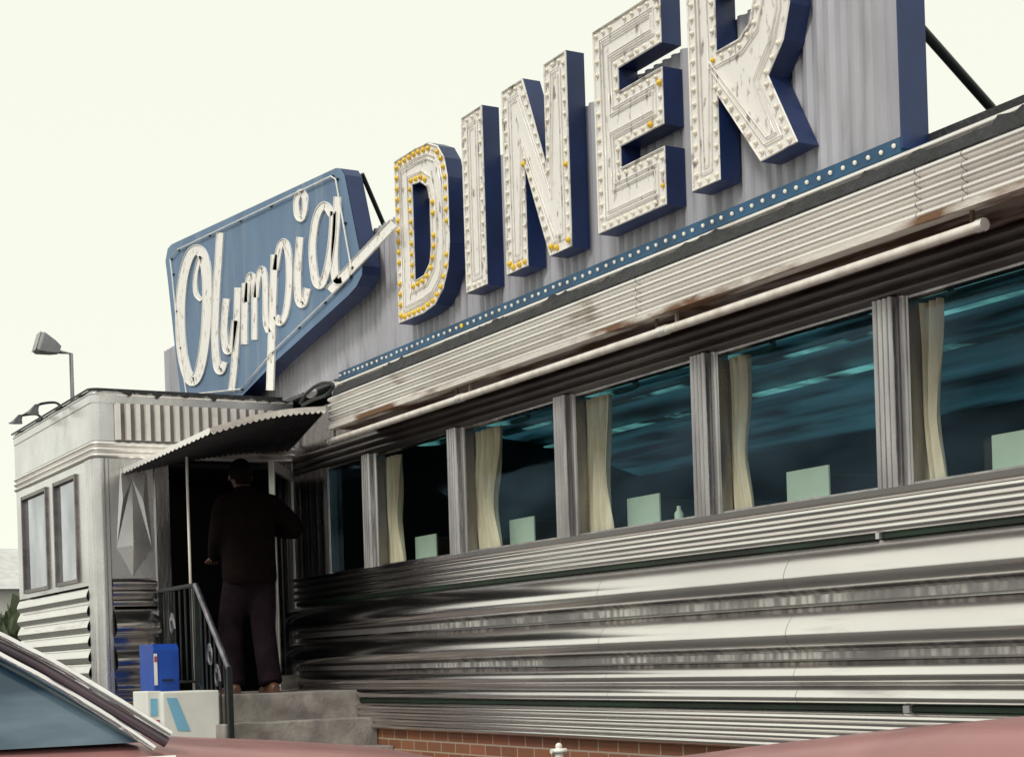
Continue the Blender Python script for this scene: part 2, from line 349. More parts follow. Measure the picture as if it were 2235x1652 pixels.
m=MB(); m.box(XL,XR,.02,.12,z_bot,z_sill-.01).box(XL,XR,.02,.12,z_wtop+.01,zu1).box(XL,XE+.02,.0,.12,z_bot,zu1).box(XL,XL+.1,.1,5,z_bot,zu1).box(XR-.1,XR,.1,5,z_bot,zu1).box(XL,XR,4.9,5,z_bot,zu1)
m.build('wall',M['steel_v'],dn)
MB().box(XL,XR,0.0,5,zu1+.12,zu1+.16).build('roof',M['tar'],dn)
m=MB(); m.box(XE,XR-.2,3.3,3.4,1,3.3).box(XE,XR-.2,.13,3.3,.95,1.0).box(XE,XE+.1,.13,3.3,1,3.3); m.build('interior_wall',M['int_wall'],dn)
ar=[(.12+3.2*t/16,2.80+.30*math.sin(math.pi*t/16)) for t in range(17)]
mb=MB(); mb.hsheet(ar,XE,XR-.1); ce=mb.build('ceiling',M['ceil'],dn,60)
for yy,wd in ((.55,.02),(.95,.05),(1.7,.03),(2.3,.06)):
    t=(yy-.12)/3.2; zz=2.80+.30*math.sin(math.pi*t)-.025
    MB().box(XE+.2,XR-.3,yy-wd,yy+wd,zz-.01,zz).build('light_strip',M['teal'],ce)
MB().box(XE,XR-.2,.13,.34,z_sill-.03,z_sill-.0).build('window_ledge',M['alum_flat'],dn)
for i,(a,b) in enumerate(bays[:8]):
    for k,(fx,yy,r) in enumerate(((.50,.72,.16),)):
        cxx=a+(b-a)*fx; t=(yy-.12)/3.2; zz=2.80+.30*math.sin(math.pi*t)-.05
        m=MB(); m.tube([(cxx+r*1.8*math.cos(q*math.pi/12),yy+r*math.sin(q*math.pi/12),zz) for q in range(24)],[.010+.008*math.sin(q*math.pi/12) for q in range(24)],6,closed=True)
        tag(m.build('added_glow_ring',M['teal'],smooth=60),'added dim teal glow ring under the dark diner ceiling, shaped as curved streaks in the windows','added glow ring','added glow rings under the diner ceiling')  # added glowing ring per bay, shaped to give curved teal streaks
    if 0<i<8:
        t=thing('booth',(a-.02,.9,1.0),'dark diner booth bench with a high back, dim behind the window glass','booth','booths inside the diner')
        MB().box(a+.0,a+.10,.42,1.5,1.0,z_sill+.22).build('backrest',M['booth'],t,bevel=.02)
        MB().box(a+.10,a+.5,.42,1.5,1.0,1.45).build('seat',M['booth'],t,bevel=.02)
# curtains
def curtain(a,w,lab,waist=.75,y=.09,zt=None,side='l',ph=0.0,fold=11):
    zt=zt or z_wtop-.03; z0=z_sill+.01
    m=MB(); vs=[];fs=[];nx=44;nz=18
    for j in range(nz+1):
        t=j/nz; z=z0+(zt-z0)*t; sc=1-(1-waist)*math.exp(-((t-.38)/.28)**2)+.03*math.sin(t*5+ph*3)
        for i in range(nx+1):
            q=i/nx; qq=q+.025*math.sin(q*9+ph+t*1.5)
            xx=a+w*qq*sc if side=='l' else a-w*qq*sc
            vs.append((xx,y+.026*math.sin(q*math.pi*fold+ph+.9*math.sin(t*3+ph))*(.5+.6*t)+.008*math.sin(q*41+t*4),z))
    for j in range(nz):
        for i in range(nx): k=j*(nx+1)+i; fs.append((k,k+1,k+nx+2,k+nx+1))
    m.add(vs,fs); o=m.build('curtain',M['curtain'],smooth=60); tag(o,lab,'curtain','cream curtains in the diner windows'); return o
places=['second window from the doorway','third window from the doorway','fourth window from the doorway','fifth window from the doorway','rightmost window in view']
pxw=[(842,880,1100,.8,9),(1032,1098,1050,.82,13),(1272,1338,1000,.9,11),(1577,1642,930,.72,10),(1992,2064,850,.85,8)]
for i,(ua,ub,v,wa,fo) in enumerate(pxw):
    a=xu(ua,v,.09); b=xu(ub,v,.09); curtain(a,b-a,'gathered cream curtain at the left edge of the '+places[i],waist=wa,ph=i*1.3,fold=fo)
for i in (2,3):
    a=bays[i][1]-.02; curtain(a,.09,'narrow sliver of cream curtain at the right edge of the '+places[i-1],side='r',fold=5)
for k,(a,b) in enumerate(bays[6:9]): curtain(a+.04,.24,'gathered cream curtain in a diner window to the right of the view',ph=k)
for i,(ua,ub,vt,vb) in enumerate([(907,952,1172,1215),(1113,1166,1135,1185),(1370,1440,1088,1148),(1718,1810,1030,1098),(2166,2270,950,1025)]):
    y=.2; a=xu(ua,vb,y); b=xu(ub,vb,y); zt=hit(ua,vt,1,y).z
    m=MB(); m.box(a,b,y,y+.012,z_sill,zt).box(a+.02,b-.02,y+.012,y+.05,z_sill,z_sill+.03)
    tag(m.build('menu_card',M['card'],bevel=.002),'pale green card standing on the ledge inside the '+places[i],'card')
x=xu(1475,1100,.18); m=MB(); m.loft([[Vector((x+r*math.cos(k*math.pi/5),.2+r*math.sin(k*math.pi/5),z_sill+h)) for k in range(10)] for r,h in ((.025,0),(.027,.07),(.012,.09),(.012,.11))]); tag(m.build('bottle',M['card'],smooth=50),'small pale bottle on the ledge inside the fourth window from the doorway','bottle')
# fluorescent tubes
YT=-.37
def fl(u0,v0,u1,v1,lab):
    a=hit(u0,v0,1,YT); x1=xu(u1,v1,YT); z=zs(.3315,YT)
    t=thing('fluorescent_tube',((a.x+x1)/2,YT,z),lab,'light tube','fluorescent tubes under the eave')
    MB().tube([(a.x+.03,YT,z),(x1-.03,YT,z)],.021,10).build('tube',M['tube_w'],t,40)
    for xx in (a.x+.02,x1-.02): MB().tube([(xx-.02,YT,z),(xx+.02,YT,z)],.026,10).build('end_socket',M['alum'],t,40)
    for q in (.04,.96):
        xx=a.x+(x1-a.x)*q; MB().box(xx-.007,xx+.007,YT+.015,YT+.03,z+.010,zc0-.005).build('bracket',M['soffit'],t)
fl(715,965,1005,868,'dirty white fluorescent tube under the eave, the one nearest the entrance')
fl(1005,866,1448,723,'dirty white fluorescent tube under the eave, middle one of three')
fl(1448,721,2150,497,'dirty white fluorescent tube under the eave, longest and nearest to the right edge')
# ------------------------------------------------------------ the big roof sign
YF,YB=-.23,-.092
sx0=xu(360,800,YB); sx1=xu(1966,200,-.14)
sg=thing('diner_sign',((sx0+sx1)/2,-.05,zs(.40,-.08)),'roof sign reading DINER in huge white letters edged with bulbs on a grey corrugated panel','sign')
zb0=zs(.412,-.1)
m=MB(); n=int((sx1-sx0)/.02); pts=[]
for i in range(n+1): pts.append((sx0+(sx1-sx0)*i/n,YB+(.0 if i%4<2 else -.018)))
vs=[(a,b,zb0) for a,b in pts]+[(a,b,z_top) for i,(a,b) in enumerate(pts)]
k=len(pts); m.add(vs,[(i,i+1,k+i+1,k+i) for i in range(k-1)])
m.build('backing_panel',M['corr'],sg)
MB().box(sx0,sx1,YB+.01,YB+.05,zb0,z_top-.005).build('back_sheet',M['corr'],sg)
xa=sx1
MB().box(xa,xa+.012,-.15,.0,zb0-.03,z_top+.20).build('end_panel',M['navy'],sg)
MB().tube([hit(2003,55,1,.05),hit(2165,238,1,.55)],.022,8).build('brace',M['iron'],sg,50)
MB().tube([hit(790,380,1,.0),hit(850,520,1,.3)],.018,8).build('brace',M['iron'],sg,50)
YL=-.15
zl0,zl1=zs(.4075,YL),zs(.4195,YL)
xl=xu(740,833,YL)
m=MB(); m.box(xl,xa-.002,YL,YB+.02,zl0,zl1); led=m.build('ledge',M['ledge'],sg)
bulbs=[]
nb=74
for i in range(nb): bulbs.append((led,Vector((xl+.04+(xa-xl-.08)*i/(nb-1)+random.uniform(-.006,.006),YL-.005,zl0+(zl1-zl0)*.5+random.uniform(-.003,.003))),random.random()<.02,.0105))
def offset(poly,d):
    n=len(poly); out=[]
    for i in range(n):
        p0=Vector(poly[i-1]);p=Vector(poly[i]);p1=Vector(poly[(i+1)%n])
        e0=(p-p0).normalized(); e1=(p1-p).normalized()
        n0=Vector((-e0.y,e0.x)); n1=Vector((-e1.y,e1.x)); b=(n0+n1)
        if b.length<1e-6: b=n0.copy()
        b.normalize(); c=max(.5,b.dot(n0)); out.append(p+b*(d/c))
    return out
def area(p): return sum(p[i-1][0]*p[i][1]-p[i][0]*p[i-1][1] for i in range(len(p)))/2
LZ0,LZ1=zs(.4475,YF),zs(.6515,YF)
def walk(pl,sp):
    pts=[Vector(p) for p in pl]+[Vector(pl[0])]; L=sum((pts[i+1]-pts[i]).length for i in range(len(pts)-1)); n=max(3,round(L/sp)); out=[]; step=L/n; acc=0; i=0
    for k in range(n):
        target=k*step
        while i<len(pts)-2 and acc+(pts[i+1]-pts[i]).length<target: acc+=(pts[i+1]-pts[i]).length; i+=1
        seg=(pts[i+1]-pts[i]); out.append(pts[i]+seg*((target-acc)/max(seg.length,1e-6)))
    return out
def letter(outer,holes,X0,X1,lab,yel):
    mp=lambda p:(X0+(X1-X0)*p[0],LZ0+(LZ1-LZ0)*p[1])
    o=[mp(p) for p in outer]; hs=[[mp(p) for p in h] for h in holes]
    if area(o)<0: o=o[::-1]
    hs=[h if area(h)<0 else h[::-1] for h in hs]
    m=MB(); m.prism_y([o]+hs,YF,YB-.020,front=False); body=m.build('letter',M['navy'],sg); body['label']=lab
    m=MB(); m.prism_y([[tuple(p) for p in offset(o,.003)]]+[[tuple(p) for p in offset(h,.003)] for h in hs],YF+.006,YF+.02,sides=False,back=False); m.build('face',M['face'],body)
    m=MB()
    for pl in [o]+hs: m.tube([(p[0],YF,p[1]) for p in offset(pl,.006)],.007,5,closed=True)
    m.build('rim',M['rim'],body)
    for d,r in ((.070,.0045),(.098,.0045)):
        m=MB()
        for pl in ([o]+hs if d<.09 else [o]): m.tube([(p[0],YF-.003,p[1]) for p in offset(pl,d)],r,6,closed=True)
        m.build('neon_tube',M['neon'],body,60)
    for pl in [o]+hs:
        for p in walk([tuple(q) for q in offset(pl,.034)],.070):
            if random.random()<.04: continue
            b=(p.y-LZ0)/(LZ1-LZ0); bulbs.append((body,Vector((p.x,YF-.001,p.y)),random.random()<yel(b),.0125))
letter([(0,0),(0,1),(.42,1),(.66,.985),(.84,.93),(.95,.84),(1,.72),(1,.34),(.96,.2),(.86,.09),(.7,.02),(.48,0)],
       [[(.34,.22),(.34,.79),(.5,.78),(.62,.73),(.67,.64),(.67,.38),(.63,.28),(.52,.225)]],xu(866,530,YF),xu(982,520,YF),'white letter D ringed with yellow bulbs',lambda b:.97)
letter([(0,0),(0,1),(1,1),(1,0)],[],xu(1013,450,YF),xu(1058,430,YF),'white letter I, the narrow one after the D',lambda b:0)
letter([(0,0),(0,1),(.34,1),(.67,.47),(.67,1),(1,1),(1,0),(.68,0),(.34,.53),(.34,0)],[],xu(1101,395,YF),xu(1242,330,YF),'white letter N with yellow bulbs along its feet',lambda b:.95 if b<.09 else .03)
letter([(0,0),(0,1),(1,1),(1,.75),(.38,.75),(.38,.64),(1,.64),(1,.372),(.38,.372),(.38,.272),(1,.272),(1,0)],[],xu(1300,290,YF),xu(1449,215,YF),'white letter E with pearl bulbs and a few yellow ones',lambda b:.04)
letter([(0,0),(0,1),(.6,1),(.8,.965),(.91,.89),(.96,.79),(.965,.6),(.9,.46),(.76,.345),(1,.012),(.665,0),(.285,.37),(.285,0)],
       [[(.285,.57),(.285,.82),(.5,.82),(.6,.78),(.64,.7),(.6,.61),(.5,.57)]],xu(1505,200,YF),xu(1743,300,YF),'white letter R, its top cut off by the frame',lambda b:.01)
me_b={}
def bulbmesh(y,r):
    if (y,r) not in me_b:
        m=MB(); m.ball((0,0,0),r,8,6); me=bpy.data.meshes.new('bulb'); me.from_pydata([p for p in m.v],[],m.f); me.update(); finish(me,M['bulb_y' if y else 'bulb'],60); me_b[(y,r)]=me
    return me_b[(y,r)]
bulbs.sort(key=lambda b:(b[1]-CP).length)
vis=[b for b in bulbs if b[1].z<4.55]; near=vis[:100]; rest=vis[100:]+[b for b in bulbs if b[1].z>=4.55]
for par,p,y,r in near:
    o=bpy.data.objects.new('bulb',bulbmesh(y,r)); COL.objects.link(o); o.parent=par; o.location=p-org(par)
mw=MB();my=MB()
for par,p,y,r in rest: (my if y else mw).ball(p,r*1.45 if y else r,7,5)
nf=len(mw.f); mw.add(my.v,my.f)
o=mw.build('bulb',M['bulb'],sg,60); o['kind']='stuff'; o.data.materials.append(M['bulb_y'])
for i,p in enumerate(o.data.polygons):
    if i>=nf: p.material_index=1
# ------------------------------------------------------------ script sign
YO=-.30; YOB=-.165
osn=thing('script_sign',hit(560,760,1,-.2),'blue panel sign with the white neon script Olympia, left of the big letters','sign')
def P(u,v,y=YO): q=hit(u,v,1,y); return (q.x,q.z)
pan=[(384,529),(733,367),(744,368),(752,382),(791,580),(790,600),(778,625),(760,645),(600,790),(520,872),(500,890),(398,890),(384,780),(366,610),(361,570),(366,543),(374,534)]
po=[P(*p) for p in pan]
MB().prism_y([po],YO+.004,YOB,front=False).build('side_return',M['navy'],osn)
MB().prism_y([po],YO,YOB,back=False,sides=False).build('face_panel',M['blue_face'],osn)
for u,v in ((450,800),(760,560)):
    q=P(u,v); MB().box(q[0]-.05,q[0]+.05,YOB-.01,YB,q[1]-.05,q[1]+.05).build('mounting_bracket',M['iron'],osn)
def smoothpts(pts,n=6,closed=False):
    out=[]; m=len(pts)
    rng=range(m if closed else m-1)
    for i in rng:
        p0=Vector(pts[(i-1)%m] if closed or i>0 else pts[0]);p1=Vector(pts[i]);p2=Vector(pts[(i+1)%m]);p3=Vector(pts[(i+2)%m] if closed or i+2<m else pts[-1])
        for k in range(n):
            t=k/n; out.append(.5*((2*p1)+(-p0+p2)*t+(2*p0-5*p1+4*p2-p3)*t*t+(-p0+3*p1-3*p2+p3)*t**3))
    if not closed: out.append(Vector(pts[-1]))
    return out
def stroke(pts,hw,closed=False):
    c=smoothpts(pts,6,closed); m=len(c); A=[];B=[]
    for i in range(m):
        t=(c[(i+1)%m]-c[i-1]) if closed else (c[min(i+1,m-1)]-c[max(i-1,0)])
        if t.length<1e-6: t=Vector((0,1))
        t.normalize(); nn=Vector((-t.y,t.x))
        A.append(c[i]+nn*hw); B.append(c[i]-nn*hw)
    return A,B
def script(strokes,lab=None,name='letter'):
    m=MB(); tb=MB()
    for pts,hw,cl in strokes:
        A,B=stroke(pts,hw+1.2,cl); n=len(A)
        f=[P(*p) for p in A]; b=[P(*p) for p in B]
        vs=[(x,YO-.008,z) for x,z in f]+[(x,YO-.008,z) for x,z in b]+[(x,YO,z) for x,z in f]+[(x,YO,z) for x,z in b]
        fs=[]
        for i in range(n if cl else n-1):
            j=(i+1)%n; fs+=[(i,j,n+j,n+i),(i,j,2*n+j,2*n+i),(n+i,n+j,3*n+j,3*n+i)]
        m.add(vs,fs)
        for q in (f,b): tb.tube([(x,YO-.012,z) for x,z in q],.0045,5,closed=cl)
    o=m.build(name,M['script'],osn)
    if lab: o['label']=lab
    tb.build('neon_tube',M['neon'],o,60)
script([([(438,547),(418,556),(402,610),(396,690),(401,775),(418,830),(436,815),(449,750),(455,660),(452,585)],8.8,True),
        ([(440,560),(430,600),(430,640),(442,655)],3.0,False)],'white script capital O')
script([([(483,508),(480,560),(475,640),(472,730),(476,796),(485,810),(492,790)],6.2,False)])
script([([(497,652),(492,720),(497,764),(507,757),(516,700)],5.6,False),([(522,628),(519,720),(514,800),(508,855)],5.6,False)])
script([([(538,618),(537,690),(536,752)],5.2,False),([(540,660),(546,608),(554,604),(558,640),(558,742)],4.2,False),([(561,650),(568,600),(576,588),(582,620),(583,700),(590,725)],4.2,False)])
script([([(602,556),(599,650),(595,760),(592,852)],6,False),([(604,590),(614,538),(625,530),(633,560),(634,620),(627,680),(614,705),(604,690)],5.2,False)])
script([([(658,518),(653,590),(654,650),(664,664),(674,630)],6,False),([(659,420),(650,440),(652,470),(661,478),(668,458),(668,430)],4.5,True)])
script([([(728,470),(711,448),(693,478),(685,545),(691,610),(704,622),(718,585),(728,520),(731,462)],6,False),([(740,430),(737,490),(733,560),(736,610),(748,612)],6.5,False)])
script([([(722,636),(765,590),(812,540),(862,488)],9,False)],'white underline stroke running from the script to the letter D','swoosh')
inner=[(392,546),(728,386),(738,392),(772,585),(768,606),(598,770),(530,850),(412,862),(396,760),(380,600),(376,566)]
m=MB(); m.tube([(P(*p)[0],YO-.02,P(*p)[1]) for p in inner],.0065,5,closed=True); m.build('border_tube',M['neon'],osn)
m=MB()
for i in range(len(inner)):
    a=Vector(inner[i-1]);b=Vector(inner[i]); k=max(1,int((b-a).length/70))
    for j in range(k):
        q=a+(b-a)*j/k; x,z=P(q.x,q.y); m.box(x-.015,x+.015,YO-.018,YO,z-.006,z+.006)
o=m.build('tube_clip',M['iron'],osn); o['kind']='stuff'
# ------------------------------------------------------------ vestibule
ve=thing('entrance_vestibule',((XE+X2)/2,YQ/2,0),'boxy stainless steel entrance vestibule with an open dark doorway at its end','vestibule')
r=.05; zt=hx(212,851).z; zf0,zf1=hx(250,962).z,hx(250,880).z; ztr=hx(250,1000).z
yA=hx(243,1200).y; yB=hx(340,1200).y; yD=hx(372,1200).y; yC=hx(598,1200).y
MB().box(XE-.05,XE-.001,YQ+r,yA+.01,.2,ztr).build('corner_strip',M['steel_v'],ve)
m=MB(); pts=[]
for i in range(13):
    a=i/12*math.pi/2
    pts.append((XE-r+r*math.cos(a),YQ+r-r*math.sin(a)))
fl_=[]
for i in range(4):
    x_=XE-r-.02-.045*i
    fl_+=[(x_,YQ+.010),(x_-.006,YQ-.010),(x_-.034,YQ-.010),(x_-.040,YQ+.010)]
m.vsheet([(XE-.004,yA),(XE+.008,yA-.008),(XE+.008,yA-.028),(XE-.006,yA-.034),(XE+.008,yA-.042),(XE+.008,yA-.06),(XE-.006,yA-.066)]+pts+fl_,0.2,ztr); m.build('corner_post',M['alum_flat'],ve,30)
def band(name,z0,z1,out,material,n=0,par=ve):
    prof=flutes(z0,z1,n,0,out) if n else [(0,z0),(-out,z0),(-out,z1),(0,z1)]
    m=MB(); path=[(XE,-.0,1,0),(XE,YQ+r,1,0)]+[(XE-r+r*math.cos(a*math.pi/16),YQ+r-r*math.sin(a*math.pi/16),math.cos(a*math.pi/16),-math.sin(a*math.pi/16)) for a in range(1,8)]+[(XE-r,YQ,0,-1),(X2,YQ,0,-1)]
    rings=[[Vector((x-nx*y_,y-ny*y_,z)) for y_,z in prof] for x,y,nx,ny in path]
    m.loft(rings,cap=False,closed=False); return m.build(name,material,par,40)
band('trim_band',ztr,zf0,.02,M['alum'],3)
band('top_band',zf1,zt,.012,M['alum_flat'])
band('top_bead',zt-.045,zt-.01,.018,M['alum'],1)
fa=band('fascia',zf0,zf1,.005,M['alum_flat'])
m=MB(); pr2=[]; per=.078; yf0=hx(248,900).y; yy=yf0
while yy<-.05:
    pr2+=[(XE+.012,yy),(XE+.04,yy+.008),(XE+.04,yy+.042),(XE+.012,yy+.05)]; yy+=per
m.vsheet(pr2,zf0+.004,zf1-.004); m.build('ribbed_panel',M['alum'],fa)
m=MB(); m.quad((XE+.014,yf0,zf0+.002),(XE+.014,0,zf0+.002),(XE+.014,0,zf1-.002),(XE+.014,yf0,zf1-.002)); m.build('groove',M['seam'],fa)
m=MB(); vs=[];fs=[]
path=[(XE+.03,-.02+(YQ+r+.02)*i/90) for i in range(91)]+[(XE-r+(r+.03)*math.cos(a),YQ+r-(r+.03)*math.sin(a)) for a in [i/10*math.pi/2 for i in range(1,11)]]+[(XE-r-(XE-r-X2)*i/50,YQ-.03) for i in range(1,51)]
for i,(x,y) in enumerate(path):
    big=1 if i<80 else .2
    j=random.uniform(0,.018)*big+(.04*big)*max(0,math.sin(i*.23)*math.sin(i*.71)); vs+=[(x,y,zt-.004-j),(x,y,zt+.012),((x-.05),y+.04,zt+.018)]
for i in range(len(path)-1):
    for k in range(2): fs.append((i*3+k,i*3+k+1,i*3+4+k,i*3+3+k))
m.add(vs,fs); m.build('tar_edge',M['tar'],ve)
MB().box(X2,XE-.02,YQ+.02,0,zt-.03,zt+.012).build('roof',M['tar'],ve)
zq=hx(290,1262).z
m=MB(); m.quad((XE,yA,zq),(XE,yB,zq),(XE,yB,ztr),(XE,yA,ztr))
q=lambda u,v,dx:(XE+dx,)+tuple(hx(u,v))[1:]
ap=q(290,1190,.016); T=q(288,1045,.004);Lf=q(254,1195,.004);Bt=q(290,1258,.004);Rt=q(331,1195,.004)
TL=q(262,1010,.004);TR=q(318,1010,.004)
m.add([ap,T,Lf,Bt,Rt],[(0,1,2),(0,2,3),(0,3,4),(0,4,1)])
m.add([T,TL,Lf,(XE+.012,(T[1]+Lf[1])/2-.01,(T[2]+Lf[2])/2+.1)],[(0,1,3),(1,2,3),(2,0,3)])
m.add([T,TR,Rt,(XE+.012,(T[1]+Rt[1])/2+.01,(T[2]+Rt[2])/2+.1)],[(0,1,3),(1,2,3),(2,0,3)])
m.build('quilted_panel',M['alum_flat'],ve)
m=MB()
m.loft([[Vector((XE-(y+.042),yy,z)) for y,z in prof] for yy in (yA,yB)],cap=False,closed=False)
m.loft([[Vector((XE-y,yy,z)) for y,z in flutes(z_green,zq,3,0,.02)] for yy in (yA,yB)],cap=False,closed=False); m.build('end_siding',M['steel'],ve,40)
MB().box(XE-.1,XE+.02,yB,yD,ZF,ztr).build('door_jamb',M['steel_v'],ve,bevel=.004)
m=MB(); pr3=vflutes(yC,-.0,4,0,.02); m.loft([[Vector((XE-b_,a_,z)) for a_,b_ in pr3] for z in (ZF,ztr)],cap=False,closed=False); m.build('side_panel',M['steel_v'],ve,40)
MB().box(XE-.1,XE-.01,yA,0,0,ZF).build('end_base',M['brick'],ve)
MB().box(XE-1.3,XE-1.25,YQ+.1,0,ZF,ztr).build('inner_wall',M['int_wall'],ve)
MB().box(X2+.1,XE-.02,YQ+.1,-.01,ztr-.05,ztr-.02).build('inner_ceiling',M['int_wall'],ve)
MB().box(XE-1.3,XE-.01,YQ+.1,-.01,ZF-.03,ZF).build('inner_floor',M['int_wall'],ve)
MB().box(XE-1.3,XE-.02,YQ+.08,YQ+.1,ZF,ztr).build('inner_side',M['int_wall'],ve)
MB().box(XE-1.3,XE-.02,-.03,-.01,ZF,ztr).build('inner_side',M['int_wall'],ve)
zw0,zw1=zs(.2135,YQ),zs(.437,YQ)
zw1=min(zw1,ztr-.04)
wa0,wa1=xu(52,1165,YQ),xu(106,1160,YQ); wb0,wb1=xu(122,1155,YQ),xu(171,1150,YQ)
xk=XE-r-.20
def sribs(z0,z1,n,d):
    out=[]; h=(z1-z0)/n
    for i in range(n): out+=[(0,z0+h*i)]+[(y+.045,z) for y,z in ribprof(z0+h*(i+1)-.008,z0+h*i+.008,d)]
    return out
m=MB(); m.hsheet([(YQ+y,z) for y,z in sribs(.42,zw0-.05,12,.028)],X2,xk,6); m.build('street_siding',M['steel'],ve,40)
m=MB(); m.box(X2,wa0,YQ,YQ+.08,zw0-.04,ztr).box(wa1,wb0,YQ,YQ+.08,zw0-.04,ztr).box(wb1,xk,YQ,YQ+.08,zw0-.04,ztr).box(wa0,wa1,YQ+.0,YQ+.08,zw0-.04,zw0).box(wb0,wb1,YQ,YQ+.08,zw0-.04,zw0)
m.box(wa0,wa1,YQ,YQ+.08,zw1,ztr).box(wb0,wb1,YQ,YQ+.08,zw1,ztr).box(X2,X2+.08,YQ+.08,0,0,zt-.04)
m.build('street_wall',M['alum_flat'],ve)
for a,b in ((wa0,wa1),(wb0,wb1)):
    t=.03; m=MB(); m.box(a,a+t,YQ-.02,YQ+.04,zw0,zw1).box(b-t,b,YQ-.02,YQ+.04,zw0,zw1).box(a+t,b-t,YQ-.018,YQ+.04,zw0,zw0+.03).box(a+t,b-t,YQ-.018,YQ+.04,zw1-.03,zw1)
    w=m.build('window',M['steel_d'],ve); MB().box(a+t,b-t,YQ+.01,YQ+.02,zw0+.03,zw1-.03).build('pane',M['pane_pale'],w)
dx,dy=.72,-.45; dl=math.hypot(dx,dy); ux,uy=dx/dl,dy/dl; nx_,ny_=-uy,ux
def dbox(m,a,b,z0,z1,t=.022):
    P0=Vector((XE+.02,-.04,0)); vs=[]
    for l in (a,b):
        for s_ in (-t,t):
            for z in (z0,z1): vs.append(P0+Vector((ux*l+nx_*s_,uy*l+ny_*s_,z)))
    m.add(vs,[(0,1,3,2),(4,6,7,5),(0,4,5,1),(2,3,7,6),(0,2,6,4),(1,5,7,3)])
m=MB(); dbox(m,0,.05,ZF+.01,2.76); dbox(m,dl-.045,dl,ZF+.01,2.76); dbox(m,.05,dl-.045,ZF+.01,ZF+.12); dbox(m,.05,dl-.045,2.68,2.76)
dr=m.build('door',M['alum'],ve,bevel=.003)
m=MB(); dbox(m,.05,dl-.045,ZF+.12,2.68,.004); m.build('pane',M['doorglass'],dr)
c0=hx(270,1025); zc_=c0.z
cA=Vector((XE+.01,c0.y,zc_)); 
cB=hit(460,937,2,zc_); cC=Vector((cx0+.02,-.42,hit(727,884,1,-.42).z)); cD=Vector((XE+.01,-.02,cC.z-.05))
m=MB(); nU,nV=80,12; vs=[];fs=[]
for off in (0,-.018):
    for i in range(nU+1):
        s_=i/nU
        for j in range(nV+1):
            t=j/nV; a=cA.lerp(cB,t); b=cD.lerp(cC,t)
            p=a.lerp(b,s_); p=p.copy(); p.z+=off+.006*math.sin(s_*math.pi*34)+.035*math.sin(math.pi*s_); vs.append(p)
N1=(nU+1)*(nV+1)
for o_ in (0,N1):
    for i in range(nU):
        for j in range(nV): k=o_+i*(nV+1)+j; fs.append((k,k+1,k+nV+2,k+nV+1))
def edge(k1,k2): fs.append((k1,k2,N1+k2,N1+k1))
for i in range(nU): edge(i*(nV+1),(i+1)*(nV+1)); edge(i*(nV+1)+nV,(i+1)*(nV+1)+nV)
for j in range(nV): edge(j,j+1); edge(nU*(nV+1)+j,nU*(nV+1)+j+1)
m.add(vs,fs); can=m.build('canopy',M['alum'],ve,40)
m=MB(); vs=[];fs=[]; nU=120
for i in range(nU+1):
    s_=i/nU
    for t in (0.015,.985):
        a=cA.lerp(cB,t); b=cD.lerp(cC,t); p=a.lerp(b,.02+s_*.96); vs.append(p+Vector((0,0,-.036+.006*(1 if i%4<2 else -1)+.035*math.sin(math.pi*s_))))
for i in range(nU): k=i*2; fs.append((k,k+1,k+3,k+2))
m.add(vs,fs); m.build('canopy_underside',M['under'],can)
def valance(a,b,n,h,off,sag):
    m=MB(); vs=[];fs=[]
    for i in range(n*6+1):
        t=i/(n*6); p=a.lerp(b,t)+off; p.z+=sag*math.sin(math.pi*t); d_=h*(.6+.4*abs(math.sin(t*n*math.pi)))
        vs+=[p+Vector((0,0,.010)),p+Vector((0,0,-d_))]
    for i in range(n*6): fs.append((2*i,2*i+1,2*i+3,2*i+2))
    return m.add(vs,fs).build('valance',M['alum'],can,30)
valance(cA,cB,22,.034,Vector((0,-.008,0)),.0); valance(cB,cC,20,.040,Vector((.010,-.003,.0)),.033)
MB().tube([(hit(416,1275,1,-1.12).x,-1.12,ZF),(hit(416,1275,1,-1.12).x,-1.12,zc_+.03)],.011,8).build('canopy_post',M['tube_w'],can,60)
cab=[hit(u,v,1,-.45) for u,v in ((655,880),(668,860),(690,842),(712,835),(728,842),(712,862),(684,872),(660,884))]
cs=smoothpts([tuple(p) for p in cab],5)
tag(MB().tube(cs,.012,6).build('cable',M['iron'],smooth=60),'loose black cable looping where the canopy meets the cornice','cable')
m=MB(); m.ball(hit(680,858,1,-.40),.06,8,6,(1.6,.5,.6)); tag(m.build('junction_box',M['spot'],smooth=40),'battered grey fitting among the cable at the cornice end','fitting')
# ------------------------------------------------------------ steps, railing
st=thing('entrance_steps',(XE+.8,-.6,0),'grey concrete entrance steps below the canopy','steps')
xs1=xu(785,1513,-.05); xs=[xs1+.27*i for i in range(5)]; rise=ZF/5
for i in range(5):
    z=ZF-rise*i; a=XE if i==0 else xs[i-1]
    MB().box(a,xs[i],-1.2,-.035,0,z).build('step',M['concrete'],st,bevel=.008)
rl=thing('handrail',(XE+.8,-1.15,0),'black wrought iron handrail with scrolls beside the entrance steps','railing')
ra=hx(345,1290); yr=ra.y; z1=ra.z; xb=xu(427,1280,yr); pb=hit(500,1460,1,yr); xs0=XE+.02
yr=max(yr,-1.19)
MB().tube([(xs0,yr,z1),(xb,yr,z1)],.018,8).build('top_rail',M['iron'],rl,60)
MB().tube([(xb,yr,z1),(pb.x,yr,pb.z)],.022,8).build('sloping_rail',M['worn_rail'],rl,60)
MB().tube([(xs0,yr,ZF+.1),(xb,yr,ZF+.1),(pb.x,yr,pb.z-.55)],.012,6).build('bottom_rail',M['iron'],rl,60)
